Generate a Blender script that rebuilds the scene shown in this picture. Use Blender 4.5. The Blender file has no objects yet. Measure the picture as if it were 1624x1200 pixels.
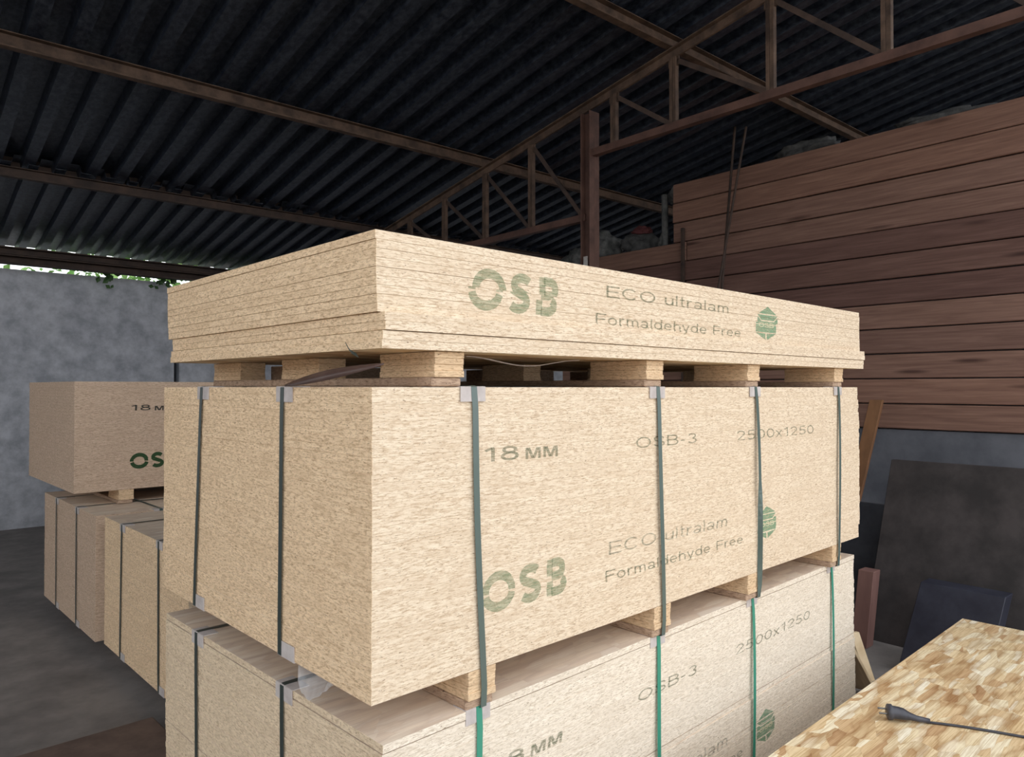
import bpy, bmesh, math, random
from mathutils import Vector, Matrix
R = random.Random(7)
scene = bpy.context.scene
C = scene.collection

# ---------------------------------------------------------------- camera, sky, exposure
EYE = 1.52
cam_d = bpy.data.cameras.new('camera'); cam = bpy.data.objects.new('camera', cam_d); C.objects.link(cam)
cam.location = (0, 0, EYE); cam.rotation_euler = (math.radians(90.69), 0, 0)
cam_d.sensor_width = 36; cam_d.lens = 36*1164/1624; cam_d.clip_start = .05; cam_d.clip_end = 200
scene.camera = cam
W = bpy.data.worlds.new('sky'); scene.world = W; W.use_nodes = True
bg = W.node_tree.nodes['Background']; bg.inputs[0].default_value = (.93, .97, 1.0, 1); bg.inputs[1].default_value = 1.8
# hazy sun behind thin cloud, from the open side of the shed
sd = bpy.data.lights.new('hazy_sun', 'SUN'); sd.energy = .22; sd.angle = math.radians(50); sd.color = (.99, 1, 1)
so = bpy.data.objects.new('hazy_sun', sd); C.objects.link(so)
so.rotation_euler = Vector((-.55, .62, -.62)).to_track_quat('-Z', 'Y').to_euler()
vs = scene.view_settings
vs.view_transform = 'Standard'; vs.look = 'None'; vs.gamma = 1; vs.use_curve_mapping = False; vs.exposure = 0.22

# ---------------------------------------------------------------- frames
BANG = math.radians(41.0)            # axes of the shed (s along the purlins, t along the trusses)
PANG = math.radians(43.4)            # axes of the main stack
def B(s, t, z=0.0):
    c, n = math.cos(BANG), math.sin(BANG)
    return Vector((s*c - t*n, s*n + t*c, z))
def P(o, p, q, z=0.0, ang=PANG):
    c, n = math.cos(ang), math.sin(ang)
    return Vector((o[0] + p*c - q*n, o[1] + p*n + q*c, z))

# ---------------------------------------------------------------- helpers
def tag(o, label=None, cat=None, group=None, kind=None):
    if label: o['label'] = label
    if cat: o['category'] = cat
    if group: o['group'] = group
    if kind: o['kind'] = kind
    return o
def empty(name, loc, rz=0.0):
    o = bpy.data.objects.new(name, None); C.objects.link(o); o.empty_display_size = .1
    o.location = loc; o.rotation_euler = (0, 0, rz); return o
def mesh_of(bm, name, mats, smooth=False):
    me = bpy.data.meshes.new(name); bm.to_mesh(me); bm.free()
    for m in (mats if isinstance(mats, (list, tuple)) else [mats]): me.materials.append(m)
    if smooth:
        for p in me.polygons: p.use_smooth = True
    return me
def link(name, me, parent=None, loc=(0, 0, 0), rz=0.0):
    o = bpy.data.objects.new(name, me); C.objects.link(o); o.location = loc; o.rotation_euler = (0, 0, rz)
    if parent: o.parent = parent
    return o
def obj(name, bm, mats, parent=None, loc=(0, 0, 0), rz=0.0, smooth=False):
    return link(name, mesh_of(bm, name, mats, smooth), parent, loc, rz)
def box(bm, lo, hi, mi=0):
    v = [bm.verts.new((x, y, z)) for x in (lo[0], hi[0]) for y in (lo[1], hi[1]) for z in (lo[2], hi[2])]
    for f in ((0,1,3,2), (4,6,7,5), (0,4,5,1), (2,3,7,6), (0,2,6,4), (1,5,7,3)):
        bm.faces.new([v[i] for i in f]).material_index = mi
def cbox(lo, hi, c=.002, seg=1):
    bm = bmesh.new(); box(bm, lo, hi)
    bmesh.ops.bevel(bm, geom=bm.edges[:], offset=c, segments=seg, affect='EDGES', profile=.5)
    return bm
def extrude(bm, prof, p0, p1, up=(0, 0, 1)):
    p0, p1 = Vector(p0), Vector(p1); d = (p1-p0).normalized(); u = Vector(up)
    sd_ = d.cross(u).normalized(); u = sd_.cross(d).normalized()
    a = [bm.verts.new(p0 + sd_*x + u*y) for x, y in prof]; b = [bm.verts.new(p1 + sd_*x + u*y) for x, y in prof]
    n = len(prof)
    for i in range(n): bm.faces.new((a[i], a[(i+1) % n], b[(i+1) % n], b[i]))
    bm.faces.new(a[::-1]); bm.faces.new(b)
def rect(w, h): return [(-w/2, -h/2), (w/2, -h/2), (w/2, h/2), (-w/2, h/2)]
def channel(w, h, t):      # U section, open to +x
    return [(-w/2, -h/2), (w/2, -h/2), (w/2, -h/2+t), (-w/2+t, -h/2+t), (-w/2+t, h/2-t), (w/2, h/2-t), (w/2, h/2), (-w/2, h/2)]
def tee(w, h, t):          # back-to-back angles: a T section
    return [(-w/2, h/2), (-w/2, h/2-t), (-t, h/2-t), (-t, -h/2), (t, -h/2), (t, h/2-t), (w/2, h/2-t), (w/2, h/2)]
def tube(bm, pts, r, n=8):
    rings = []; pts = [Vector(p) for p in pts]
    for i, p in enumerate(pts):
        d = (pts[min(i+1, len(pts)-1)] - pts[max(i-1, 0)]).normalized()
        u = d.cross(Vector((.31, .17, .93))).normalized(); w = d.cross(u)
        rr = r[i] if isinstance(r, (list, tuple)) else r
        rings.append([bm.verts.new(p + (u*math.cos(k*2*math.pi/n) + w*math.sin(k*2*math.pi/n))*rr) for k in range(n)])
    for a, b in zip(rings, rings[1:]):
        for k in range(n): bm.faces.new((a[k], a[(k+1) % n], b[(k+1) % n], b[k]))
    bm.faces.new(rings[0][::-1]); bm.faces.new(rings[-1])
def ribbon(bm, pts, wds, w, th, closed=False):
    pts = [Vector(p) for p in pts]; n = len(pts); st = []
    for i in range(n):
        a = pts[(i-1) % n] if closed else pts[max(i-1, 0)]; b = pts[(i+1) % n] if closed else pts[min(i+1, n-1)]
        t = (b-a).normalized(); wd = Vector(wds[i] if isinstance(wds, list) else wds).normalized(); nn = t.cross(wd).normalized()
        ww = w[i] if isinstance(w, (list, tuple)) else w
        st.append([bm.verts.new(pts[i] + wd*ww/2*x + nn*th/2*y) for x, y in ((-1, -1), (1, -1), (1, 1), (-1, 1))])
    for i in range(n if closed else n-1):
        a, b = st[i], st[(i+1) % n]
        for k in range(4): bm.faces.new((a[k], a[(k+1) % 4], b[(k+1) % 4], b[k]))
    if not closed: bm.faces.new(st[0][::-1]); bm.faces.new(st[-1])

# ---------------------------------------------------------------- materials
class N:
    def __init__(s, name):
        s.m = bpy.data.materials.new(name); s.m.use_nodes = True; s.t = s.m.node_tree; s.n = s.t.nodes
        s.b = s.n['Principled BSDF']; s.out = s.n['Material Output']
    def a(s, ty, **k):
        n = s.n.new(ty)
        for x, v in k.items(): setattr(n, x, v)
        return n
    def l(s, a, b): s.t.links.new(a, b)
    def coords(s, scale, rand=True, rot=(0, 0, 0), kind='Object'):
        tc = s.a('ShaderNodeTexCoord'); mp = s.a('ShaderNodeMapping'); mp.inputs['Scale'].default_value = scale; mp.inputs['Rotation'].default_value = rot
        if rand:
            oi = s.a('ShaderNodeObjectInfo'); mu = s.a('ShaderNodeMath', operation='MULTIPLY'); mu.inputs[1].default_value = 37.0; s.l(oi.outputs['Random'], mu.inputs[0])
            ad = s.a('ShaderNodeVectorMath', operation='ADD'); s.l(tc.outputs[kind], ad.inputs[0]); s.l(mu.outputs[0], ad.inputs[1]); s.l(ad.outputs[0], mp.inputs[0])
        else: s.l(tc.outputs[kind], mp.inputs[0])
        return mp.outputs[0]
    def noise(s, vec, scale=1, detail=3, rough=.6, dist=0):
        n = s.a('ShaderNodeTexNoise'); n.inputs['Scale'].default_value = scale; n.inputs['Detail'].default_value = detail
        n.inputs['Roughness'].default_value = rough; n.inputs['Distortion'].default_value = dist; s.l(vec, n.inputs['Vector']); return n.outputs['Fac']
    def ramp(s, fac, stops, interp='LINEAR'):
        r = s.a('ShaderNodeValToRGB'); r.color_ramp.interpolation = interp; e = r.color_ramp.elements
        while len(e) < len(stops): e.new(.5)
        for k, (p, c) in enumerate(stops): e[k].position = p; e[k].color = (*c, 1) if len(c) == 3 else c
        s.l(fac, r.inputs[0]); return r.outputs[0]
    def mix(s, fac, a, b, mode='MIX'):
        m = s.a('ShaderNodeMix', data_type='RGBA', blend_type=mode)
        for v, i in ((fac, 0), (a, 6), (b, 7)):
            if isinstance(v, (int, float)): m.inputs[i].default_value = v
            elif isinstance(v, tuple): m.inputs[i].default_value = (*v, 1)
            else: s.l(v, m.inputs[i])
        return m.outputs[2]
    def bump(s, fac, strength=.3, dist=.002):
        b = s.a('ShaderNodeBump'); b.inputs['Strength'].default_value = strength; b.inputs['Distance'].default_value = dist
        s.l(fac, b.inputs['Height']); s.l(b.outputs[0], s.b.inputs['Normal'])
    def col(s, c):
        if isinstance(c, tuple): s.b.inputs['Base Color'].default_value = (*c, 1)
        else: s.l(c, s.b.inputs['Base Color'])
    def set(s, rough=.6, metal=0, spec=.5):
        s.b.inputs['Roughness'].default_value = rough; s.b.inputs['Metallic'].default_value = metal; s.b.inputs['Specular IOR Level'].default_value = spec; return s.m

def osb_edge(name, pale, mid, dark, speck, sc=(52, 52, 300)):
    m = N(name)
    f = m.noise(m.coords(sc), 1, 4, .72, .35)
    c = m.ramp(f, [(.30, dark), (.43, mid), (.53, pale), (.70, tuple(min(1, x*1.12) for x in pale))])
    big = m.noise(m.coords((7, 7, 40)), 1, 3, .6)
    c = m.mix(m.ramp(big, [(.42, (0,)*3), (.68, (.5,)*3)]), c, mid)
    sp = m.noise(m.coords((110, 110, 420)), 1, 2, .5)
    c = m.mix(m.ramp(sp, [(.27, (.9,)*3), (.36, (0,)*3)]), c, speck)
    m.col(c); m.bump(f, .5, .003); return m.set(.85, 0, .2)
def osb_face(name, tint, bright=1.0, dust=0.0):
    m = N(name)
    warp = m.noise(m.coords((9, 9, 9), False), 1, 2, .5)
    pick = m.a('ShaderNodeTexVoronoi', feature='F1'); pick.inputs['Scale'].default_value = 1
    m.l(m.coords((7, 11, .5), True, (0, 0, .5)), pick.inputs['Vector'])
    sp = m.a('ShaderNodeSeparateColor'); m.l(pick.outputs['Color'], sp.inputs[0])
    cols = [(0, (.52, .31, .15)), (.12, (.68, .47, .25)), (.40, (.74, .55, .31)), (.7, (.81, .66, .42)), (.9, (.88, .77, .57)), (1, (.68, .47, .24))]
    cols = [(p, tuple(min(1, c[k]*tint[k]*bright) for k in range(3))) for p, c in cols]
    res = None; hts = None
    for i, (ang, sx, sy) in enumerate(((.15, 5.5, 30), (1.2, 6.5, 34), (2.3, 5, 27), (.75, 8, 44))):
        v = m.a('ShaderNodeTexVoronoi', feature='F1'); v.inputs['Scale'].default_value = 1
        vec = m.coords((sx, sy, .5), True, (0, 0, ang))
        ad = m.a('ShaderNodeVectorMath', operation='MULTIPLY_ADD'); ad.inputs[1].default_value = (1.5, 1.5, 0); m.l(warp, ad.inputs[0]); m.l(vec, ad.inputs[2])
        m.l(ad.outputs[0], v.inputs['Vector'])
        s_ = m.a('ShaderNodeSeparateColor'); m.l(v.outputs['Color'], s_.inputs[0])
        c = m.ramp(s_.outputs[0], cols)
        gr = m.noise(m.coords((sx*1.2, sy*9, .5), True, (0, 0, ang)), 1, 3, .6)
        c = m.mix(1.0, c, m.ramp(gr, [(.36, (.74, .66, .56)), (.56, (1,)*3)]), 'MULTIPLY')
        ln = m.ramp(v.outputs['Distance'], [(.40, (1,)*3), (.85, (.60, .48, .38))]); c = m.mix(1.0, c, ln, 'MULTIPLY')
        if res is None: res = c; hts = s_.outputs[1]
        else:
            st = m.ramp(sp.outputs[0], [(i*.25, (0,)*3), (i*.25+.001, (1,)*3)], 'CONSTANT')
            res = m.mix(st, res, c); 
    g = m.noise(m.coords((30, 160, 5), True, (0, 0, .6)), 1, 3, .6)
    res = m.mix(m.ramp(g, [(.35, (.15,)*3), (.6, (0,)*3)]), res, tuple(x*bright for x in (.45*tint[0], .29*tint[1], .14*tint[2])))
    if dust: res = m.mix(dust, res, (.78, .67, .585))
    m.col(res); m.bump(hts, .25, .002); return m.set(.7, 0, .3)
M = {}
M['edge'] = osb_edge('osb_edge', (.81, .68, .53), (.655, .505, .36), (.44, .31, .205), (.26, .17, .105))
M['edge_pale'] = osb_edge('osb_edge_sky_whitened', (.86, .765, .65), (.70, .60, .485), (.49, .39, .29), (.30, .22, .15))  # paler copy for the bottom pack: whiter skylight put into its colour
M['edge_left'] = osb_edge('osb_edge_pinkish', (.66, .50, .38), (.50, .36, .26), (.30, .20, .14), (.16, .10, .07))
M['block'] = osb_edge('osb_block', (.76, .565, .37), (.60, .42, .265), (.38, .245, .145), (.18, .11, .06))
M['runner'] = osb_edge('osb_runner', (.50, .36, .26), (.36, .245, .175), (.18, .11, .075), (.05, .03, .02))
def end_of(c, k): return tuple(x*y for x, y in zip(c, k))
WARM_TINT = (1.0, .925, .82)  # end grain tint, also painting in the warmer light on the short sides
M['edge_end'] = osb_edge('osb_end_grain_warm_lit', end_of((.90, .74, .565), WARM_TINT), end_of((.69, .53, .375), WARM_TINT), end_of((.42, .29, .187), WARM_TINT), (.22, .135, .08), (58, 58, 240))
M['edge_pale_end'] = osb_edge('osb_end_grain_light_tinted', end_of((.80, .70, .575), WARM_TINT), end_of((.64, .535, .42), WARM_TINT), end_of((.42, .33, .24), WARM_TINT), (.24, .165, .11), (58, 58, 240))  # end grain of the bottom pack, whiter skylight and warm tint painted in
M['edge_left_end'] = M['edge_left']
M['face'] = osb_face('osb_face', (1, 1.07, 1.2), 1.08)
M['face_dusty'] = osb_face('osb_face_dusty', (.95, .98, 1.12), 1.12, .6)

def simple(name, c1, c2, scale=8, rough=.6, metal=0, bump=.2, stretch=(1, 1, 1), spec=.4, lo=.35, hi=.65, bd=.004):
    m = N(name); f = m.noise(m.coords(tuple(x*scale for x in stretch)), 1, 5, .65)
    m.col(m.ramp(f, [(lo, c1), (hi, c2)])); m.bump(f, bump, bd); return m.set(rough, metal, spec)
M['concrete'] = simple('concrete', (.36, .375, .42), (.60, .615, .67), 6, .9, 0, .4)
M['floor'] = simple('floor_concrete', (.15, .135, .13), (.25, .225, .215), 3, .9, 0, .3)
M['yard'] = simple('sandy_bounce_yard', (.36, .29, .215), (.46, .38, .29), 2, .95, 0, .3)
M['roof'] = simple('roof_sheet_paint', (.006, .010, .022), (.042, .053, .074), 30, .40, 0, .35, (1, .6, 1), .5, .40, .66)
M['rust'] = simple('rusty_steel', (.045, .028, .021), (.135, .085, .060), 7, .75, 0, .3)
M['rust_dark'] = simple('dark_rusty_steel', (.035, .024, .021), (.085, .054, .042), 6, .75, 0, .3)
M['rust_red'] = simple('red_oxide_steel', (.062, .031, .025), (.125, .065, .050), 6, .6, 0, .2)
M['whitewash'] = simple('flaked_white_paint', (.30, .28, .27), (.5, .48, .46), 20, .8)
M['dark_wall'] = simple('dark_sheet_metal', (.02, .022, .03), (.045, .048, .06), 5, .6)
M['grey_metal'] = simple('grey_sheet_metal', (.10, .105, .125), (.16, .165, .19), 3, .55)
M['card'] = simple('grey_cardboard', (.46, .41, .40), (.60, .55, .535), 18, .85)
M['brown_board'] = simple('brown_timber', (.16, .075, .035), (.27, .13, .06), 6, .7, 0, .2, (1, 1, .15))
M['red_board'] = simple('red_brown_timber', (.17, .085, .075), (.25, .135, .115), 6, .7, 0, .2, (1, 1, .15))
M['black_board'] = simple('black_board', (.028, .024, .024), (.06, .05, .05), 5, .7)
M['navy'] = simple('navy_plastic', (.018, .019, .032), (.035, .037, .055), 7, .5)
M['pale_ply'] = simple('pale_ply', (.62, .46, .28), (.78, .62, .42), 6, .7, 0, .1, (1, 8, 1))
M['band'] = simple('brown_plastic_band', (.075, .042, .036), (.10, .060, .050), 10, .38)
M['sack'] = simple('dusty_sack', (.06, .063, .065), (.16, .16, .158), 14, .85, 0, .5)
M['sack_dark'] = simple('dark_dusty_sack', (.04, .04, .042), (.095, .095, .095), 14, .85, 0, .5)
M['red_cloth'] = simple('red_cloth', (.085, .022, .025), (.16, .05, .05), 12, .85)
M['floor_board'] = simple('dirty_brown_board', (.09, .060, .050), (.16, .11, .09), 5, .8, 0, .3)
M['plug'] = simple('plug_plastic', (.035, .035, .045), (.06, .06, .075), 20, .4)
M['pin'] = simple('plug_pin', (.10, .10, .10), (.2, .2, .2), 20, .3, 1)
M['leaf'] = simple('leaf', (.10, .28, .05), (.42, .62, .22), 3, .5, 0, 0)
M['leaf_dark'] = simple('leaf_dark', (.02, .06, .015), (.05, .12, .03), 3, .5, 0, 0)
M['bark'] = simple('bark', (.05, .035, .025), (.12, .09, .06), 9, .9)
def strap_mat(name, c, rough):
    m = N(name); m.col(c); f = m.noise(m.coords((3, 3, 9)), 1, 2, .5); m.bump(f, .25, .006); m.set(rough, 0, .7); return m.m
M['strap'] = strap_mat('dark_green_strap', (.085, .125, .118), .27)
M['strap_black'] = strap_mat('black_green_strap', (.030, .045, .042), .45)
M['strap_green'] = strap_mat('bright_green_strap', (.035, .27, .19), .35)
def plank_mat():
    m = N('wall_plank')
    oi = m.a('ShaderNodeObjectInfo')
    g = m.noise(m.coords((2.2, 2, 45)), 1, 4, .65, .6)
    c = m.ramp(g, [(.30, (.165, .090, .070)), (.5, (.215, .122, .094)), (.70, (.275, .162, .126))])
    v = m.a('ShaderNodeTexVoronoi', feature='F1'); v.inputs['Scale'].default_value = 1; m.l(m.coords((2.3, 1, 7.0)), v.inputs['Vector'])
    c = m.mix(m.ramp(v.outputs['Distance'], [(.05, (.8,)*3), (.16, (0,)*3)]), c, (.045, .02, .016))
    c = m.mix(1.0, c, m.ramp(oi.outputs['Random'], [(0, (.62, .58, .62)), (.35, (1, 1, 1)), (1, (1.18, 1.12, 1.05))]), 'MULTIPLY')
    m.col(c); m.bump(g, .25, .003); return m.set(.75, 0, .3)
M['plank'] = plank_mat()
def ink(name, col, a0, a1):
    m = N(name); m.col(col); m.set(.8, 0, .2)
    f = m.noise(m.coords((30, 30, 330)), 1, 4, .7, .2)
    r = m.ramp(f, [(.34, (a0,)*3), (.62, (a1,)*3)])
    tr = m.a('ShaderNodeBsdfTransparent'); mx = m.a('ShaderNodeMixShader'); m.l(r, mx.inputs[0]); m.l(tr.outputs[0], mx.inputs[1]); m.l(m.b.outputs[0], mx.inputs[2])
    m.l(mx.outputs[0], m.out.inputs['Surface']); return m.m
M['ink_text'] = ink('faded_grey_ink', (.22, .23, .15), .75, .25)
M['ink_logo'] = ink('green_logo_ink', (.23, .31, .18), .64, .22)
M['ink_faint'] = ink('faint_grey_ink', (.24, .25, .18), .60, .15)
M['ink_dark'] = ink('dark_ink', (.05, .05, .045), 1, .75)
M['ink_dgreen'] = ink('dark_green_ink', (.03, .075, .03), 1, .8)
M['ink_hex'] = ink('emblem_green_ink', (.19, .36, .22), .80, .40)
M['ink_cream'] = ink('cream_ink', (.72, .66, .46), .9, .7)
def film():
    m = N('clear_film'); m.col((.75, .76, .80)); m.set(.15, 0, .8)
    tr = m.a('ShaderNodeBsdfTransparent'); mx = m.a('ShaderNodeMixShader'); mx.inputs[0].default_value = .32
    m.l(tr.outputs[0], mx.inputs[1]); m.l(m.b.outputs[0], mx.inputs[2]); m.l(mx.outputs[0], m.out.inputs['Surface']); return m.m
M['film'] = film()

# ================================================================ THE SETTING
def roof_z(t): return EYE + 2.958 - .17*t            # top of the truss chord; purlins stand on it, sheets on the purlins
fl = bmesh.new(); box(fl, (-22, -22, -.3), (24, 24, 0)); tag(obj('floor', fl, M['floor'], None, (0, 0, 0), BANG), kind='structure')

yd = bmesh.new(); box(yd, (-22, -22, -.02), (24, -1.2, .004)); tag(obj('floor_yard_bounce', yd, M['yard'], None, (0, 0, 0), BANG), 'unseen sandy yard added outside the shed for warm bounce light', kind='structure')  # unseen ground added in a sandy tone to bounce warm light
# roof of corrugated sheets
ceil = empty('ceiling', B(0, 0, roof_z(0)+.10), BANG); tag(ceil, kind='structure')
PITCH = .19
def roof_sheet_mesh(t0, t1, nr, dep):
    bm = bmesh.new(); pr = []; w = 6*PITCH/nr
    for k in range(nr):
        x = k*w; pr += [(x, 0), (x+w*.38, 0), (x+w*.46, dep), (x+w*.92, dep)]
    pr.append((6*PITCH, 0)); pr.append((6*PITCH+.035, 0))
    rows = []
    for dz in (0, .0025):
        for t in (t0, t1): rows.append([bm.verts.new((x, t, z - .17*t + dz)) for x, z in pr])
    n = len(pr)
    for i in range(n-1):
        bm.faces.new((rows[0][i], rows[0][i+1], rows[1][i+1], rows[1][i])); bm.faces.new((rows[2][i+1], rows[2][i], rows[3][i], rows[3][i+1]))
        bm.faces.new((rows[0][i+1], rows[0][i], rows[2][i], rows[2][i+1])); bm.faces.new((rows[1][i], rows[1][i+1], rows[3][i+1], rows[3][i]))
    return mesh_of(bm, 'roof_sheet', M['roof'])
ROOF_T0, S_MIN = .2, -4
up_me, lo_me = roof_sheet_mesh(ROOF_T0, 7.32, 5, .085), roof_sheet_mesh(7.16, 9.42, 6, .06)
for i in range(S_MIN, 11):
    link('roof_sheet', up_me, ceil, (i*6*PITCH, 0, .004*(i % 2)+.006)); link('roof_sheet', lo_me, ceil, (i*6*PITCH, 0, -.006+.003*(i % 2)))

cs = bmesh.new(); box(cs, (S_MIN*6*PITCH, 7.30, -.17*7.30-.008), (11*6*PITCH, 7.335, -.17*7.30+.10)); obj('light_stop_strip', cs, M['rust_dark'], ceil)  # added strip, blocks sky light leaking through the sheet overlap
# concrete fence wall on the eaves side
WT = 9.45
wl = empty('wall_left', B(0, WT, 0), BANG); tag(wl, 'grey precast concrete panel wall below the eaves', kind='structure')
def panel_mesh(w, h, th, r=.13):
    bm = bmesh.new(); pts = [(0, 0), (w, 0)]
    for k in range(6): a = k/5*math.pi/2; pts.append((w-r+r*math.cos(a), h-r*.8+r*.8*math.sin(a)))
    for k in range(6): a = math.pi/2+k/5*math.pi/2; pts.append((r+r*math.cos(a), h-r*.8+r*.8*math.sin(a)))
    f = [bm.verts.new((x, 0, z)) for x, z in pts]; b = [bm.verts.new((x, th, z)) for x, z in pts]; n = len(pts)
    bm.faces.new(f); bm.faces.new(b[::-1])
    for i in range(n): bm.faces.new((f[(i+1) % n], f[i], b[i], b[(i+1) % n]))
    return mesh_of(bm, 'concrete_panel', M['concrete'])
pm_hi, pm_lo = panel_mesh(1.98, EYE+1.27, .14), panel_mesh(1.98, EYE+1.13, .14)
for k in range(-3, 5):
    link('concrete_panel', pm_hi if k < 0 else pm_lo, wl, (2.80 + k*2.02 + (.02 if k >= 0 else 0), .01*(k % 2), 0))
jb = cbox((0, 0, 0), (.16, .10, EYE+1.05), .01); jm = mesh_of(jb, 'joint_light_stop', M['dark_wall'])  # dark backing added so no sky light leaks through the panel joints
for k in range(-3, 5): link('joint_light_stop', jm, wl, (2.80 + k*2.02 - .09, .16, 0))
# eave beam: two rusty channels on top of each other
eb = empty('eave_beam', B(-4.4, 9.12, 0), BANG); tag(eb, 'dark rusty double eave beam under the lower roof edge', 'beam')
for z0, z1, w in ((EYE+1.275, EYE+1.365, .12), (EYE+1.372, EYE+1.45, .09)):
    bm = bmesh.new(); extrude(bm, channel(w, z1-z0, .012), (0, 0, (z0+z1)/2), (16.5, 0, (z0+z1)/2)); obj('channel', bm, M['rust_dark'], eb)
# purlins
purl = [(1.05, 'rusty steel purlin nearest the open side of the shed', 'rust'), (3.19, 'rusty purlin at the top right, crossing the truss by its tall post', 'rust'),
        (5.33, 'long pale-rusted purlin running from the upper left to the truss', 'rust'), (7.24, 'dark purlin above the green-lit strip of roof', 'rust_dark')]
for t, lab, mt in purl:
    pe = empty('purlin', B(-4.4, t, roof_z(t)), BANG); tag(pe, lab, 'beam', 'roof purlins'); zo = -.01 if t > 7 else 0
    bm = bmesh.new(); extrude(bm, channel(.05, .095+zo, .006), (0, 0, .05+zo/2-.003), (16.5, 0, .05+zo/2-.003)); obj('channel', bm, M[mt], pe)
    bm = bmesh.new(); extrude(bm, rect(.06, .010), (0, 0, .004), (16.5, 0, .004)); obj('bottom_flange', bm, M[mt], pe)

# truss
S0 = 4.3
tr = empty('roof_truss', B(S0, 4.0, 0), BANG); tag(tr, 'rusty steel roof truss with posts and diagonals on the column', 'truss')
def tl(t, z): return (0, t-4.0, z)
bm = bmesh.new(); extrude(bm, tee(.09, .062, .009), tl(.2, roof_z(.2)-.034), tl(9.2, roof_z(9.2)-.034)); obj('top_chord', bm, M['rust'], tr)
ZR, ZL = EYE+.4325*S0, EYE+.316*S0
bm = bmesh.new(); extrude(bm, channel(.055, .054, .008), tl(.2, ZR), tl(3.98, ZR)); obj('bottom_chord', bm, M['rust_red'], tr)
bm = bmesh.new(); extrude(bm, channel(.055, .054, .008), tl(4.03, ZL), tl(8.9, ZL)); obj('bottom_chord', bm, M['rust_red'], tr)
rt = [x*S0 for x in (.07, .235, .40, .565, .74, .87)]; lt = [x*S0 for x in (1.09, 1.238, 1.389, 1.535, 1.69, 1.84)]
for t in rt + lt:
    z0 = ZR if t < 4 else ZL
    for dx in (-.016, .016):
        bm = bmesh.new(); extrude(bm, [(-.013, -.018), (.013, -.018), (.013, -.012), (-.008, -.012), (-.008, .018), (-.013, .018)], tl(t, z0), tl(t, roof_z(t)-.06), (1, 0, 0))
        for v in bm.verts: v.co.y += dx*.9
        obj('post', bm, M['rust'], tr)
for lst, z0, endt in ((rt, ZR, None), (lt, ZL, 4.06)):
    prev = [endt] + lst[:-1] if endt else [None] + lst[:-1]
    for near, t in zip(prev, lst):
        if near is None: continue
        bm = bmesh.new(); extrude(bm, rect(.012, .034), tl(t-.03, roof_z(t)-.09), tl(near+.03, z0+.03)); obj('diagonal', bm, M['rust_dark'], tr)
    for t in lst:
        bm = bmesh.new(); box(bm, (-.006, t-4.045, roof_z(t)-.125), (.006, t-3.955, roof_z(t)-.05)); obj('gusset', bm, M['rust'], tr)
cl = empty('steel_column', B(S0, 4.0, 0), BANG); tag(cl, 'red-brown steel column rising behind the boards with flaked white patch', 'column')
for sx in (-1, 1):
    bm = bmesh.new(); pr = channel(.055, .10, .008); pr = [(-sx*x + sx*.028*-1, y) for x, y in pr]
    if sx > 0: pr = pr[::-1]
    extrude(bm, [(y, x) for x, y in pr], (0, 0, 0), (0, 0, roof_z(4)-.09), (1, 0, 0)); bmesh.ops.recalc_face_normals(bm, faces=bm.faces[:]); obj('channel', bm, M['rust_red'], cl)
bm = bmesh.new(); box(bm, (-.062, -.03, EYE+.75), (-.0585, .012, EYE+1.035)); obj('paint_patch', bm, M['whitewash'], cl)

# plank wall on the far right, stepped at the top
S1 = 6.24
wr = empty('wall_right', B(S1, 0, 0), BANG); tag(wr, 'stepped wall of wide reddish-brown planks on the right', kind='structure')
ZT, ZS = EYE+2.10, EYE+1.49; ROW = .203
plank_cache = {}
def plank(t0, t1, z0, z1, out=0.0):
    key = (round(t1-t0, 3), round(z1-z0, 3))
    if key not in plank_cache: plank_cache[key] = mesh_of(cbox((0, 0, 0), (.042, t1-t0, z1-z0), .006), 'plank', M['plank'])
    link('plank', plank_cache[key], wr, (-out, t0, z0))
k = 0; z = ZT
while z > EYE-.30:
    z0 = z-ROW; tmax = 4.63 if z > ZS+.02 else 6.25
    j = [4.47, 1.3, 3.0, 4.47, .9, 4.47][k % 6] if z < ZS+.02 else 1.35
    plank(-1.5, j-.004, z0+.005, z-.004, .006*(k % 3)); plank(j+.004, tmax, z0+.005, z-.004, .006*((k+1) % 3))
    z = z0; k += 1
bm = bmesh.new(); box(bm, (.05, -1.5, z), (.46, 4.60, ZT-.02)); box(bm, (.05, 4.60, z), (.46, 6.2, ZS-.02)); obj('wall_core', bm, M['dark_wall'], wr)
bm = bmesh.new(); box(bm, (.02, -1.5, 0), (.46, 6.2, z-.005)); obj('lower_sheet', bm, M['grey_metal'], wr)
# added unseen wall: blocks sky and bounces warm light onto the left faces
wf = empty('wall_bounce', B(-4.7, 0, 0), BANG); tag(wf, 'unseen boarded wall added to shade and warm the left faces', kind='structure')
wfm = mesh_of(cbox((0, 0, 0), (.03, 10.4, .243), .003), 'board', M['edge'])
for k in range(9): link('board', wfm, wf, (.004*(k % 2), -1.1, k*.25))
# end wall deep in the shed
wb = bmesh.new(); box(wb, (0, -1.5, 0), (.15, 9.3, 4.3)); tag(obj('wall_back', wb, M['dark_wall'], None, B(12.3, 0, 0), BANG), 'dark end wall deep inside the shed', kind='structure')

# ================================================================ BOARD PACKS
TH = .0182; LX, LY = 2.5, 1.25
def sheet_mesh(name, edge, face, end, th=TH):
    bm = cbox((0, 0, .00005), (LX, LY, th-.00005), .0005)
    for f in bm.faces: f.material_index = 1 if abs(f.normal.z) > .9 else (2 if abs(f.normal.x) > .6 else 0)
    return mesh_of(bm, name, [edge, face, end])
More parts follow.
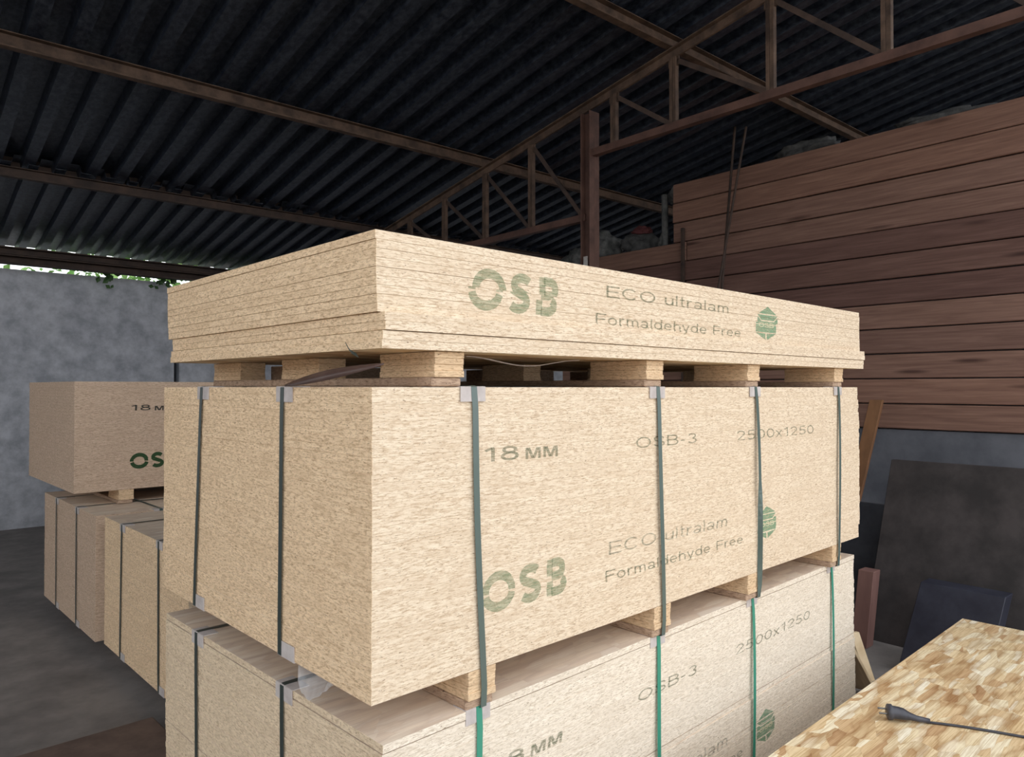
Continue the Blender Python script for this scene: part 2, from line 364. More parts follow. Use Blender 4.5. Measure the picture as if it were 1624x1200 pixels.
# ---- print
def A(cx, cz, rx, rz, a0, a1, n=None):
    n = n or max(4, int(abs(a1-a0)/18)); return [(cx + rx*math.cos(math.radians(a0+(a1-a0)*k/n)), cz + rz*math.sin(math.radians(a0+(a1-a0)*k/n))) for k in range(n+1)]
GLYPH = {   # wide grotesque letters as centre lines, cap height 1: (advance width, strokes)
 'E': (.80, [[(.07, 0), (.07, 1)], [(.07, .94), (.80, .94)], [(.07, .52), (.74, .52)], [(.07, .06), (.80, .06)]]),
 'F': (.72, [[(.07, 0), (.07, 1)], [(.07, .94), (.74, .94)], [(.07, .50), (.68, .50)]]),
 'C': (.98, [A(.50, .5, .44, .44, 42, 318)]), 'O': (1.04, [A(.52, .5, .455, .44, 0, 360)]),
 'S': (.86, [A(.43, .725, .33, .215, 12, 225) + [(.43, .50)] + A(.43, .275, .36, .215, 45, -168)]),
 'B': (.84, [[(.07, 0), (.07, 1)], [(.07, .94), (.50, .94)] + A(.50, .735, .25, .205, 90, -90) + [(.07, .53)], [(.50, .53)] + A(.52, .295, .28, .235, 90, -90) + [(.07, .06)]]),
 '3': (.78, [A(.38, .74, .27, .20, 155, -80), A(.38, .285, .31, .225, 80, -155)]), '2': (.78, [A(.38, .70, .30, .24, 170, -28) + [(.09, .06), (.74, .06)]]),
 '5': (.78, [[(.68, .94), (.19, .94), (.13, .50)] + A(.37, .315, .33, .255, 128, -155)]), '0': (.78, [A(.39, .5, .32, .44, 0, 360)]),
 '8': (.78, [A(.39, .745, .26, .195, 0, 360), A(.39, .295, .32, .235, 0, 360)]), '1': (.60, [[(.42, 0), (.42, 1)], [(.40, .92), (.10, .76)]]),
 'x': (.64, [[(.05, 0), (.60, .72)], [(.05, .72), (.60, 0)]]), '-': (.42, [[(.04, .38), (.38, .38)]]),
 'u': (.64, [[(.07, .72), (.07, .30)] + A(.32, .30, .25, .24, 180, 360)[1:], [(.57, .72), (.57, 0)]]), 'l': (.14, [[(.07, 0), (.07, 1)]]),
 't': (.38, [[(.17, .95), (.17, .16), (.23, .06), (.36, .06)], [(0, .66), (.36, .66)]]), 'r': (.40, [[(.07, 0), (.07, .72)], A(.34, .38, .27, .28, 180, 80)]),
 'a': (.66, [A(.31, .50, .24, .16, 160, 0) + [(.55, .14), (.62, .05)], A(.29, .20, .225, .145, 0, 360)]),
 'm': (.94, [[(.07, 0), (.07, .72)], A(.27, .45, .20, .21, 180, 0) + [(.47, 0)], A(.67, .45, .20, .21, 180, 0) + [(.87, 0)]]),
 'o': (.68, [A(.34, .36, .28, .30, 0, 360)]), 'd': (.69, [A(.34, .36, .28, .30, 0, 360), [(.62, 0), (.62, 1)]]),
 'e': (.68, [[(.08, .37), (.60, .37)] + A(.34, .36, .28, .30, 4, 318)]), 'h': (.64, [[(.07, 0), (.07, 1)], A(.32, .42, .25, .24, 180, 0) + [(.57, 0)]]),
 'y': (.62, [[(.03, .72), (.32, 0)], [(.60, .72), (.32, 0), (.24, -.17), (.08, -.20)]]), ' ': (.34, [])}
def put_text(bm, body, p0, p1, z0, cap, mi, w=.115, y=-.0005):
    tot = sum(GLYPH[c][0] + .15 for c in body) - .15; sx = (p1-p0)/tot; x = 0.0; k = 0
    for c in body:
        adv, st = GLYPH[c]
        for pl in st: stroke(bm, [(q+x, z) for q, z in pl], w, mi, p0, sx, z0, cap, y - k*.00001); k = (k+1) % 5
        x += adv + .15
def arc(cx, cz, rx, rz, a0, a1, n=20):
    return [(cx + rx*math.cos(a0+(a1-a0)*k/n), cz + rz*math.sin(a0+(a1-a0)*k/n)) for k in range(n+1)]
def stroke(bm, pts, w, mi, x0, sx, z0, sz, y=-.0005):
    L_, R_ = [], []
    for i, (x, z) in enumerate(pts):
        a, b = pts[max(i-1, 0)], pts[min(i+1, len(pts)-1)]; dx, dz = b[0]-a[0], b[1]-a[1]; l = math.hypot(dx, dz) or 1
        nx, nz = -dz/l*w/2, dx/l*w/2
        L_.append(bm.verts.new((x0+(x+nx)*sx, y, z0+(z+nz)*sz))); R_.append(bm.verts.new((x0+(x-nx)*sx, y, z0+(z-nz)*sz)))
    for i in range(len(pts)-1): bm.faces.new((L_[i], L_[i+1], R_[i+1], R_[i])).material_index = mi
def put_logo(bm, p0, p1, z0, h, mi):
    W_ = 3.35; sx = (p1-p0)/W_; pi = math.pi; w = .24
    kw = dict(w=w, mi=mi, x0=p0, sx=sx, z0=z0, sz=h)
    stroke(bm, arc(.60, .5, .47, .385, pi*1.02, -pi*.02, 24), **kw); stroke(bm, arc(.60, .46, .47, .345, pi*1.04, pi*1.96, 24), **kw)      # O in two halves
    stroke(bm, arc(1.78, .70, .30, .185, pi*.18, pi*1.22, 16) + [(1.78, .50)] + arc(1.76, .30, .31, .185, pi*.38, -pi*.82, 18)[2:], **kw)          # S
    stroke(bm, [(2.55, .54), (2.55, .985)], **kw); stroke(bm, [(2.62, .885), (2.85, .885)] + arc(2.85, .705, .22, .18, pi*.5, -pi*.5, 12) + [(2.62, .525)], **kw)
    stroke(bm, [(2.55, .02), (2.55, .40)], **kw); stroke(bm, [(2.62, .115), (2.88, .115)] + arc(2.88, .28, .25, .165, -pi*.5, pi*.30, 12), **kw)
def put_mm(bm, p0, p1, z0, h, mi):
    kw = dict(mi=mi, x0=p0, sx=(p1-p0)/2.3, z0=z0, sz=h)
    for o in (0, 1.25):
        stroke(bm, [(o+.09, 0), (o+.09, 1)], w=.18, **kw); stroke(bm, [(o+.96, 0), (o+.96, 1)], w=.18, **kw)
        stroke(bm, [(o+.20, .98), (o+.50, .06)], w=.20, **kw); stroke(bm, [(o+.55, .06), (o+.85, .98)], w=.20, **kw)
def put_poly(bm, pts, mi, y=-.0005):
    bm.faces.new([bm.verts.new((x, y, z)) for x, z in pts]).material_index = mi
def emblem(bm, cx, z0, w, h, mi, mi2):
    f = lambda x, z: (cx + x*w/2, z0 + z*h)
    put_poly(bm, [f(-.88, .78), f(.88, .78), f(0, 1)], mi)
    put_poly(bm, [f(-1, .75), f(-.62, .60), f(.62, .60), f(1, .75)][::-1], mi)
    put_poly(bm, [f(-1, .71), f(-1, .48), f(1, .48), f(1, .71), f(.62, .565), f(-.62, .565)], mi)
    put_poly(bm, [f(-1, .46), f(-1, .24), f(1, .24), f(1, .46)], mi)
    put_poly(bm, [f(-1, .22), f(-.06, 0.015), f(-.06, .2)], mi); put_poly(bm, [f(.06, .2), f(.06, .015), f(1, .22)], mi)
    put_text(bm, 'OSB', cx - w*.36, cx + w*.36, z0 + h*.39, h*.13, mi2, .18, -.0008)
def full_print(mats_kind):
    """whole side print; z measured from the pack bottom"""
    bm = bmesh.new(); T, L, F, H, Cc = range(5)
    put_text(bm, '18', .302, .419, .479, .034, T, .15); put_mm(bm, .443, .559, .477, .028, T)
    put_text(bm, 'OSB-3', .89, 1.209, .478, .032, T); put_text(bm, '2500x1250', 1.455, 2.047, .472, .034, T)
    put_logo(bm, .300, .602, .121, .096, L)
    put_text(bm, 'ECO ultralam', .766, 1.391, .190, .036, F); put_text(bm, 'Formaldehyde Free', .752, 1.495, .118, .030, T)
    emblem(bm, 1.665, .108, .135, .118, H, Cc); return bm
def loose_print():
    bm = bmesh.new(); T, L, F, H, Cc = range(5)
    put_logo(bm, .258, .567, .098, .098, L)
    put_text(bm, 'ECO ultralam', .747, 1.396, .166, .032, T); put_text(bm, 'Formaldehyde Free', .714, 1.488, .090, .030, T)
    emblem(bm, 1.667, .086, .150, .122, H, Cc); return bm
INKS = {'faded': ['ink_text', 'ink_logo', 'ink_faint', 'ink_hex', 'ink_cream'], 'fresh': ['ink_dark', 'ink_dgreen', 'ink_dark', 'ink_dgreen', 'ink_cream']}
def slice_print(bm0, z0, z1):
    bm = bm0.copy()
    for co, no in (((0, 0, z0), (0, 0, -1)), ((0, 0, z1), (0, 0, 1))):
        bmesh.ops.bisect_plane(bm, geom=bm.verts[:]+bm.edges[:]+bm.faces[:], plane_co=co, plane_no=no, clear_outer=True)
    if not bm.faces: bm.free(); return None
    for v in bm.verts: v.co.z -= z0
    return bm
# ---- bearers
block_cache = {}
def block_mesh(w, l, h):
    key = (w, l, round(h, 4))
    if key not in block_cache:
        bm = bmesh.new(); n = 4
        for i in range(n):
            g = cbox((.0012*((i*7) % 3), .0015*((i*5) % 3), i*h/n), (w-.001*((i*3) % 3), l-.0012*(i % 2), (i+1)*h/n), .0009)
            me = bpy.data.meshes.new('t'); g.to_mesh(me); g.free(); bm.from_mesh(me); bpy.data.meshes.remove(me)
        block_cache[key] = mesh_of(bm, 'block', M['block'])
    return block_cache[key]
runner_cache = {}
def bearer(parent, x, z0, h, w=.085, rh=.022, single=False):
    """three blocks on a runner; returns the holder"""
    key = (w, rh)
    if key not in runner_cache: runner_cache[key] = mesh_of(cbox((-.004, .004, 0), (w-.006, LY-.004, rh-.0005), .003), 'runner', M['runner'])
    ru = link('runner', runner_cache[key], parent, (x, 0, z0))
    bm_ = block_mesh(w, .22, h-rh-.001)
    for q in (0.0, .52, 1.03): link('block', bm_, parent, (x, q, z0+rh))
protect_cache = {}
def protector_mesh(w=.075, d=.033, top=.045, t=.0022):
    """angle piece: lies on the top (z=0, +y) and hangs down the face (y=0, -z)"""
    bm = bmesh.new(); pr = [(-t, -d), (0, -d), (0, 0), (top, 0), (top, t), (0, t+.0), (-t, t*.6)]
    a = [bm.verts.new((-w/2, y, z)) for y, z in pr]; b = [bm.verts.new((w/2, y, z)) for y, z in pr]; n = len(pr)
    bm.faces.new(a); bm.faces.new(b[::-1])
    for i in range(n): bm.faces.new((a[(i+1) % n], a[i], b[i], b[(i+1) % n]))
    bmesh.ops.recalc_face_normals(bm, faces=bm.faces[:])
    return mesh_of(bm, 'corner_protector', M['card'])
PROT = protector_mesh(); PROT_S = protector_mesh(.085, .036)

def pack(name, label, org, z0, n, hb, edge, face, bear, straps=(), side_straps=(), smat='strap', ssmat='strap_black', prints=None, seed=1, dxf=None, ang=PANG, group=None, jit=(.0010, .0004), gaps=()):
    rr = random.Random(seed)
    e = empty(name, (org[0], org[1], z0), ang); tag(e, label, 'board pack', group)
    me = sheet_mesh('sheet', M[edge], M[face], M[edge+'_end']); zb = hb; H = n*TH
    pb = full_print(prints) if prints else None; zz = zb
    for i in range(n):
        dx, dy = rr.uniform(-1, 1)*jit[0], rr.uniform(-1, 1)*jit[1]
        ex = 0.0
        if dxf: ex, ddy = dxf(i, n); dy += ddy
        s = link('sheet', me, e, (dx, dy, zb + i*TH)); s.scale.x = 1 + (ex + rr.uniform(-1, 1)*.0035)/LX; s.scale.z = .86 if i in gaps else 1
        if pb:
            sl = slice_print(pb, i*TH, (i+1)*TH)
            if sl:
                for v in sl.verts: v.co.y -= .0
                pr = obj('lettering', sl, [M[k] for k in INKS[prints]], s); tag(pr, kind='stuff')
    if pb: pb.free()
    for x in bear: bearer(e, x, 0, hb)
    top = zb + H
    for sp in straps:       # front polyline: (p, height fraction 0 top .. 1 bottom, stand-off, twist)
        p_top, p_bot, bow, twist = sp
        bm = bmesh.new(); pts = []; wd = []
        pts += [(p_top, LY+.005, top+.0035), (p_top, LY/2, top+.003), (p_top, .02, top+.0035), (p_top, .002, top+.0035), (p_top, -.0035, top+.001)]; wd += [(1, 0, 0)]*5
        m = 16
        for k in range(1, m):
            f = k/m; x = p_top + (p_bot-p_top)*f; a = twist*max(0, math.sin(math.pi*min(1, max(0, (f-.45)/.55)))) if twist else 0
            pts.append((x + .004*math.sin(f*5+p_top*9), -.0045 - bow*math.sin(math.pi*f), top*(1-f) + .001)); wd.append((math.cos(a), -math.sin(a), 0))
        pts += [(p_bot, -.0035, .001), (p_bot, .004, -.0008), (p_bot, LY-.004, -.0008), (p_bot, LY+.0045, .002), (p_top, LY+.0045, top)]; wd += [(1, 0, 0)]*5
        ribbon(bm, pts, wd, .0175, .0009, True); obj('strap', bm, M[smat], e)
        link('corner_protector', PROT, e, (p_top-.002, -.0012, top))
    for q_top, q_bot in side_straps:
        bm = bmesh.new(); pts = []; x1 = LX+.005; x0 = -.0045
        pts += [(x1, q_top, top), (x1-.004, q_top, top+.0035), (.01, q_top, top+.0035), (.001, q_top, top+.003), (x0, q_top, top-.001)]
        for k in range(1, 8): f = k/8; pts.append((x0-.001, q_top + (q_bot-q_top)*f, top - H*f))
        pts += [(x0, q_bot, zb+.001), (.002, q_bot, zb-.003), (LX, q_bot, zb-.003), (x1, q_bot, zb)]
        ribbon(bm, pts, (0, 1, 0), .0175, .0009, True); obj('strap', bm, M[ssmat], e)
        pr = link('corner_protector', PROT_S, e, (-.0012, q_top-.008, top), -math.pi/2)
        pr = link('corner_protector', PROT_S, e, (-.0012, q_bot-.03, zb), -math.pi/2); pr.scale.z = -1
    return e
OM = (-.2889, 1.515)               # near corner of the main stack
ZM0 = .775                         # top of the bottom pack
def dx_mid(i, n):
    k = n-1-i
    if k < 3: return (-.016, .001)
    if k < 6: return (-.009, 0)
    if k < 9: return (-.003, 0)
    if i < 3: return (-.010, .0)
    return (0, 0)
pack('board_pack', 'large strapped pack of particle board in the middle of the main pile', OM, ZM0, 36, .09, 'edge', 'face_dusty', (.26, .98, 1.53, 2.22),
     [(.273, .303, .002, 0), (.996, 1.02, .006, 0), (1.582, 1.60, .012, 1.25), (2.276, 2.270, .008, 0)], [(.9155, .965), (.395, .404)], prints='faded', seed=3, dxf=dx_mid)
OB = (-.2706, 1.536); BANG2 = PANG + math.radians(.8)
def dx_bot(i, n):
    if i <= 9: return (.003, -.004)
    if i <= 15: return (.001, -.0035)
    if i == n-1: return (0, -.002)
    return (0, 0)
pack('board_pack', 'lowest strapped pack of the main pile with bright green straps', OB, 0, 36, .12, 'edge_pale', 'face_dusty', (.26, .98, 1.53, 2.22),
     [(.267, .262, .004, 0), (.99, .985, .006, 0), (1.57, 1.565, .010, 0), (2.25, 2.255, .008, 0)], [(.985, .97), (.433, .42)], smat='strap_green', prints='faded', seed=5, dxf=dx_bot, ang=BANG2, gaps=(16, 10, 34))

# loose stack on top: every sheet its own thing
HT = .079; NT = 13; TT = .0187
OT = tuple(P(OM, .012, 0))[:2]; zt0 = EYE + .002
for k, x in enumerate((.162, .945, 1.535, 2.25)):
    be = empty('bearer', P(OT, x-.012, 0, zt0), PANG)
    tag(be, ['bearer with three board blocks nearest the front corner, under the loose sheets', 'second bearer from the front corner under the loose sheets', 'third bearer from the front corner under the loose sheets', 'farthest bearer at the right end under the loose sheets'][k], 'bearer', 'bearers under the loose sheets')
    bearer(be, 0, 0, HT, .085, .021)
ORD = ['bottom', 'second lowest', 'third lowest', 'fourth lowest', 'fifth lowest', 'sixth lowest', 'middle', 'sixth highest', 'fifth highest', 'fourth highest', 'third highest', 'second highest', 'topmost']
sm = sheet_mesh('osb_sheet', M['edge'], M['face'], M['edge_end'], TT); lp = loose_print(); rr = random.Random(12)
offs = {0: (.002, -.0145), 1: (.004, -.0150), 2: (.008, -.0185), 3: (.007, -.0175)}
z = zt0 + HT
for i in range(NT):
    dx, dy = offs.get(i, (rr.uniform(-.001, .001) - .0005*(i-4), rr.uniform(-.0006, .0006)))
    s = link('osb_sheet', sm, None, P(OT, dx, dy, z), PANG)
    tag(s, ORD[i] + ' of the loose unstrapped sheets on top of the main pile', 'board', 'loose sheets on the pile')
    sl = slice_print(lp, i*TT, (i+1)*TT)
    if sl:
        sh = {4: -.012, 5: -.014, 6: -.012, 7: -.010}.get(i, 0.0) if i < 8 else .002
        obj('lettering', sl, [M[k] for k in INKS['faded']], s, (sh, 0, 0)); tag(bpy.data.objects[s.children[-1].name] if s.children else s, kind='stuff')
    z += TT + (.0014 if i == 1 else .0006 if i in (3, 8, 11) else .0003 if i in (5, 6, 10) else .0001)
lp.free()

# neighbouring pile on the left
OA = (-1.37, 3.12)
pack('board_pack', 'low pack standing on the floor left behind the main pile, one dark strap', OA, 0, 38, .12, 'edge', 'face_dusty', (.3, .98, 1.53, 2.15),
     [], [(.93, .95), (.37, .36)], seed=8)
OBk = tuple(P(OA, -.03, 1.31))[:2]
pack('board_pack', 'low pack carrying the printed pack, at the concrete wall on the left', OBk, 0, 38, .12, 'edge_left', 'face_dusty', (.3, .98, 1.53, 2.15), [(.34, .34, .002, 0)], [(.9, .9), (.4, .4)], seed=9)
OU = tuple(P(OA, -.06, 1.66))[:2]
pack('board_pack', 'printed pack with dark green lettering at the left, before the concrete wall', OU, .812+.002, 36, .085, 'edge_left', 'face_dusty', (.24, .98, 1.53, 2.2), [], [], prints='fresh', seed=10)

# pack in the right foreground with a bright face up
OF = (1.092, .724)
pack('board_pack', 'pack with a bright flaky top sheet in the right foreground under the plug', OF, 0, 20, .106, 'edge', 'face', (.3, .98, 1.53, 2.15), [], [], seed=11, jit=(.002, .002))
ZF = .106 + 20*TH

# ================================================================ SMALL THINGS ON THE PILE
zt = EYE + .001
# loose brown band
bm = bmesh.new(); pts = []; wd = []; ww = []
for k in range(15):
    f = k/14; q = .385 - .40*f
    pts.append(P(OM, -.002+.02*f-.012*math.sin(math.pi*f), q, zt+.004+.043*f)); a = .9 + .35*math.sin(math.pi*f)
    wd.append(Vector((math.cos(PANG)*math.cos(a), math.sin(PANG)*math.cos(a), math.sin(a)))); ww.append(.004+.021*max(0, math.sin(math.pi*f))**.7)
o0 = pts[0].copy(); pts = [p-o0 for p in pts]
ribbon(bm, pts, wd, ww, .0012); tag(obj('plastic_band', bm, M['band'], None, o0, smooth=True), 'dark brown twisted plastic band lying in the gap on the left side', 'band')
bm = bmesh.new(); o0 = P(OT, 0, .10, zt0+HT)
ribbon(bm, [(-.005, .014, .014), (-.006, .006, .006), (-.004, -.004, -.004), (.006, -.014, -.012)], [(.1, .75, .6)]*4, .015, .0012)
tag(obj('strap_scrap', bm, M['strap_black'], None, o0, PANG), 'short dark green strap end poking from under the loose sheets', 'strap')
bm = bmesh.new(); pts = [(x, .10, -.004 - .020*math.sin(math.pi*(x-.32)/.42)**2) for x in [.32+.42*k/16 for k in range(17)]]
ribbon(bm, pts, (0, 1, 0), .012, .0016); tag(obj('hanging_strap', bm, M['card'], None, P(OT, 0, 0, zt0+HT), PANG), 'thin pale strap sagging in the dark gap under the loose sheets', 'strap')
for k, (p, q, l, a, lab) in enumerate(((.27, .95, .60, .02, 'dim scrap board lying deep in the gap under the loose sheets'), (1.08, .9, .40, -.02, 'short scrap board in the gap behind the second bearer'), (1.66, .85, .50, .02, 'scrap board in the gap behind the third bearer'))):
    bm = cbox((0, 0, 0), (l, .11, .066), .002); tag(obj('scrap_board', bm, M['runner'], None, P(OT, p, q, zt0+.002), PANG+a), lab, 'scrap board', 'scraps in the gap')  # scraps added and raised to hide bright surfaces, so the gap stays dark
# crumpled clear film between middle and bottom pack
bm = bmesh.new(); rr = random.Random(4); nx, ny = 14, 8; g = []
for i in range(nx):
    row = []
    for j in range(ny):
        u, v = i/(nx-1), j/(ny-1); x = -.014*(1-v)*math.sin(math.pi*u)**.5 + .05*v; y = .175 + .14*u
        row.append(bm.verts.new((x, y, .090 - .055*(1-v)*math.sin(math.pi*u)**.5 + .0*v + rr.uniform(-.005, .003))))
    g.append(row)
for i in range(nx-1):
    for j in range(ny-1): bm.faces.new((g[i][j], g[i+1][j], g[i+1][j+1], g[i][j+1]))
tag(obj('plastic_film', bm, M['film'], None, P(OM, 0, 0, ZM0+.001), PANG), 'scrap of crumpled clear plastic film stuck under the middle pack', 'plastic film')
# plug with cable on the foreground sheet
pl = empty('power_plug', P(OF, 0, 0, ZF), 0); 
pc = Vector((1.184, 2.332, ZF+.021)); pl.location = (pc.x, pc.y, ZF); tag(pl, 'dark grey two-pin power plug with cable on the bright flaky sheet', 'plug')
d = Vector((.93, -.22, 0)).normalized(); sidev = Vector((-d.y, d.x, 0))
def prof_tube(bm, st, n=14, sq=1.0):
    rings = []
    for x, ry, rz, cz in st:
        x, ry, rz, cz = x*1.45, ry*1.3, rz*1.3, cz*1.3
        rings.append([bm.verts.new(d*x + sidev*ry*math.cos(k*2*math.pi/n) + Vector((0, 0, cz + rz*math.sin(k*2*math.pi/n)))) for k in range(n)])
    for a, b in zip(rings, rings[1:]):
        for k in range(n): bm.faces.new((a[k], a[(k+1) % n], b[(k+1) % n], b[k]))
    bm.faces.new(rings[0][::-1]); bm.faces.new(rings[-1])
bm = bmesh.new(); prof_tube(bm, [(0, .015, .015, .02), (.002, .0185, .0185, .02), (.010, .0185, .0185, .02), (.012, .015, .015, .02), (.024, .016, .0145, .019), (.034, .0175, .013, .018), (.046, .011, .009, .014), (.06, .007, .007, .010), (.085, .0055, .0055, .007)])
obj('plug_body', bm, M['plug'], pl, smooth=True)
for sy in (-1, 1):
    bm = bmesh.new(); c = sidev*sy*.0095 + Vector((0, 0, .027+.004*sy)); tube(bm, [c, c-d*.024], .0028, 8); obj('pin', bm, M['pin'], pl)
bm = bmesh.new(); pts = []
for k in range(40):
    f = k/39; pts.append(d*(.115+.75*f) + sidev*(-.10*math.sin(f*3.4)*f*1.3) + Vector((0, 0, .0045)))
tube(bm, pts, .0038, 8); obj('cable', bm, M['plug'], pl, smooth=True)

# ================================================================ RIGHT SIDE CLUTTER
def lean_board(name, label, cat, mat, s, t, w, th, h, lean_s, lean_t=0.0, group=None):
    """board standing on the floor, face towards -s, leaning"""
    bm = cbox((0, 0, 0), (th, w, h), .003)
    for v in bm.verts: v.co.x += lean_s*v.co.z/h; v.co.y += lean_t*v.co.z/h
    return tag(obj(name, bm, M[mat], None, B(s, t, 0), BANG), label, cat, group)
lean_board('timber_plank', 'brown timber plank leaning upright against the plank wall behind the pile', 'plank', 'brown_board', 5.62, 2.62, .10, .035, 1.42, .40, -.16)
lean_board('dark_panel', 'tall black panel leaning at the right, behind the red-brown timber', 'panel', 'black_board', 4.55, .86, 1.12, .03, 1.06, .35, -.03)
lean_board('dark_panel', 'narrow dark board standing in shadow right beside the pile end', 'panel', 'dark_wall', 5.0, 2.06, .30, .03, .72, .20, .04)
lean_board('timber_block', 'short red-brown timber standing on the floor before the black panel', 'timber', 'red_board', 4.36, 1.88, .09, .09, .44, .06, -.02)
lean_board('storage_case', 'dark navy case leaning beside the red-brown timber', 'case', 'navy', 4.12, 1.22, .40, .12, .46, .20, -.05)
# pale offcut leaning on the end of the lowest pack
bm = bmesh.new(); box(bm, (0, 0, 0), (.018, .17, .60))
bmesh.ops.bevel(bm, geom=bm.edges[:], offset=.0015, segments=1, affect='EDGES')
oc = obj('board_offcut', bm, M['pale_ply'], None, P(OB, 2.93, .10, .014), PANG); oc.rotation_euler = (0, -math.asin(.42/.60), PANG)
tag(oc, 'pale offcut of board leaning on the end of the lowest pack', 'offcut')
bm = cbox((0, 0, 0), (.055, .02, .25), .0015)
for v in bm.verts: v.co.x -= .075*v.co.z/.25; v.co.y += .03*v.co.z/.25
tag(obj('board_offcut', bm, M['pale_ply'], None, (1.83, 3.80, .001), .35), 'short pale plank end standing on the floor by the leaning offcut', 'offcut')
# steel rods and batten on the plank wall
def rod(label, a, b, r, mat='rust_dark'):
    bm = bmesh.new(); A, Bv = B(*a), B(*b); tube(bm, [A-A, Bv-A], r, 8); tag(obj('steel_rod', bm, M[mat], None, A), label, 'rod', 'rods leaning on the plank wall')
rod('left of the two thin rusty rods leaning on the plank wall', (5.93, 4.09, 0), (6.12, 3.83, EYE+2.46), .012)
rod('right of the two thin rusty rods leaning on the plank wall', (5.85, 4.34, 0), (6.10, 3.70, EYE+2.42), .012)
bm = bmesh.new(); box(bm, (0, 0, 0), (.03, .028, EYE+1.62)); tag(obj('batten', bm, M['rust_dark'], None, B(6.185, 4.47, 0), BANG), 'thin dark vertical batten on the plank wall near its step', 'batten')

# sacks and rags on top of the plank wall
def sack(name, label, s, t, z, rx, ry, rz, mat, seed, cat='sack', amp=.22, extra=None):
    rr = random.Random(seed); bm = bmesh.new(); bmesh.ops.create_icosphere(bm, subdivisions=4, radius=1)
    from mathutils import noise as mn
    off = Vector((seed*3.1, seed*1.7, 0))
    for v in bm.verts:
        c = v.co.copy(); k = 1 + amp*mn.noise(c*1.6+off) + amp*.55*mn.noise(c*4.5+off) + amp*.3*abs(mn.noise(c*9+off))
        z_ = c.z*k; v.co = Vector((c.x*k*rx, c.y*k*ry, (max(z_, -.62)+.62)*rz))
    return tag(obj(name, bm, M[mat], None, B(s, t, z), BANG, True), label, cat)
zl = ZS-.004
sack('sack', 'grey crumpled sack at the left end of the lower plank wall top', S1+.24, 5.84, zl, .17, .26, .20, 'sack', 2, amp=.4)
sack('sack', 'flat dusty bundle on the lower plank wall right of the column', S1+.24, 5.26, zl, .17, .20, .15, 'sack_dark', 5, amp=.35)
rg = sack('red_rag', 'dull red rag on the dusty bundle right of the column', S1+.20, 5.22, zl+.21, .07, .12, .05, 'red_cloth', 9, 'rag', .5)
sack('film_heap', 'pale sheet of film sagging over the left end of the lower plank wall', S1+.0, 6.0, zl-.10, .06, .20, .14, 'sack', 14, 'film', .6)
sack('sack', 'small pale rounded sack beside the step of the plank wall', S1+.22, 4.91, zl, .07, .06, .12, 'sack', 21, amp=.25)
sack('sack', 'tall grey stuffed bundle standing against the step of the plank wall', S1+.30, 4.72, zl, .10, .06, .30, 'sack', 23, amp=.35)
sack('cushion_roll', 'grey rolled bundle on top of the tall bundle at the step', S1+.28, 4.75, zl+.50, .13, .13, .10, 'sack', 27, 'bundle', .3)
sack('dust_heap', 'low heap of dark waste on top of the upper plank wall', S1+.24, 3.25, ZT-.02, .20, .30, .10, 'sack_dark', 31, 'heap', .4)
sack('dust_heap', 'second dark heap on the upper plank wall farther right', S1+.24, 2.15, ZT-.02, .20, .42, .07, 'sack_dark', 33, 'heap', .4)
bm = bmesh.new(); tube(bm, [(0, 0, 0), (.01, .015, .56)], .035, 10); tag(obj('cardboard_tube', bm, M['sack'], None, B(S1+.09, 4.80, zl), BANG), 'pale upright tube between the bundles at the step', 'tube')

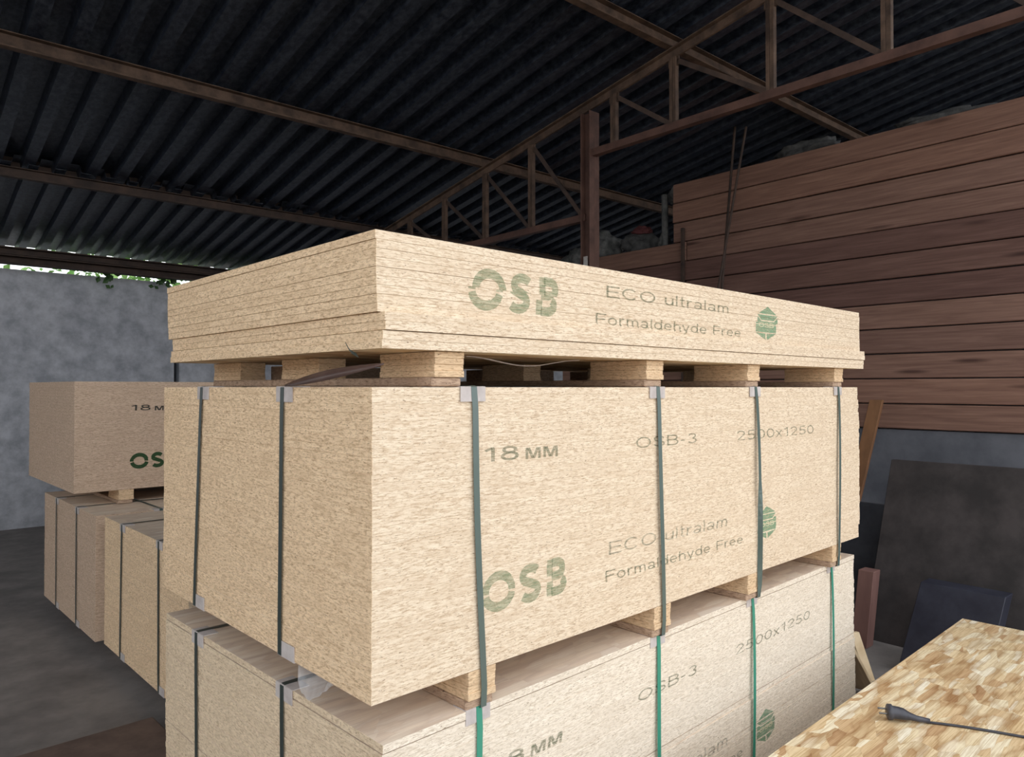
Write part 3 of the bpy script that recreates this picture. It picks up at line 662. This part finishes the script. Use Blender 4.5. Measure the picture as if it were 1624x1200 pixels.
# ================================================================ LEFT FLOOR AND OUTSIDE
bm = cbox((0, 0, 0), (1.47, .74, .05), .006); tag(obj('floor_board', bm, M['floor_board'], None, P(OM, -1.20, 1.46, .001), PANG), 'dirty brown board lying on the floor left of the main pile', 'board')
def bush(label, s, t, z, rad, h, seed, n=2600):
    rr = random.Random(seed); e = empty('bush', B(s, t, 0), BANG); tag(e, label, 'bush', 'bushes behind the concrete wall')
    bm = bmesh.new()
    for k in range(5):
        a = rr.uniform(0, 6.28); tube(bm, [(0, 0, 0), (.25*math.cos(a), .25*math.sin(a), h*.45), (rad*.7*math.cos(a), rad*.7*math.sin(a), h*.9)], [.05, .035, .012], 6)
    obj('stem', bm, M['bark'], e)
    bm = bmesh.new()
    for k in range(n):
        while True:
            v = Vector((rr.uniform(-1, 1), rr.uniform(-1, 1), rr.uniform(-1, 1)))
            if .35 < v.length < 1: break
        c = Vector((v.x*rad, v.y*rad*.7, z + v.z*h*.5)); l = rr.uniform(.07, .13); w = l*.34
        ax = Vector((rr.gauss(0, 1), rr.gauss(0, 1), rr.gauss(-.3, .6))).normalized(); sd_ = ax.cross(Vector((rr.gauss(0, .5), rr.gauss(0, .5), 1))).normalized(); nn = ax.cross(sd_)
        p = [bm.verts.new(c+x) for x in (ax*-l*.5, sd_*w - nn*.01, ax*l*.55, sd_*-w - nn*.01, nn*.008)]
        for a, b in ((0, 1), (1, 2), (2, 3), (3, 0)): bm.faces.new((p[a], p[b], p[4]))
    tag(obj('foliage', bm, M['leaf'], e), kind='stuff')
bush('green bush behind the concrete wall, far left under the eaves', .1, 11.0, 2.9, 1.2, 2.4, 41)
bush('bright green bush seen over the concrete wall left of the pile', 2.6, 10.8, 2.9, 1.25, 2.6, 42)
bush('green bush behind the concrete wall, mostly hidden by the loose sheets', 5.1, 11.0, 2.9, 1.2, 2.4, 43)
bush('green bush behind the far stretch of the concrete wall', 7.6, 10.9, 2.9, 1.2, 2.5, 44)
bush('last green bush at the far end of the concrete wall', 10.1, 11.0, 2.9, 1.2, 2.4, 45)
rr = random.Random(77); bm = bmesh.new()
for t0 in (0.0, .62):
    for k in range(16):
        c = Vector((t0 + rr.gauss(0, .06), rr.gauss(0, .03), -.06+rr.gauss(0, .045))); ax = Vector((rr.gauss(0, 1), rr.gauss(0, .3), rr.gauss(-.6, .5))).normalized(); sd_ = ax.cross(Vector((0, 1, .2))).normalized()
        l = rr.uniform(.05, .09); p = [bm.verts.new(c+x) for x in (ax*-l*.5, sd_*l*.34, ax*l*.5, sd_*-l*.34, Vector((0, .006, 0)))]
        for a, b in ((0, 1), (1, 2), (2, 3), (3, 0)): bm.faces.new((p[a], p[b], p[4]))
tube(bm, [(-1.2, .02, .02), (0, 0, 0), (.62, 0, -.01), (1.3, .03, .02)], .008, 5)
tag(obj('vine', bm, M['leaf_dark'], None, B(2.0, 9.30, EYE+1.30), BANG), 'dark leafy vine hanging under the eave beam', 'vine')
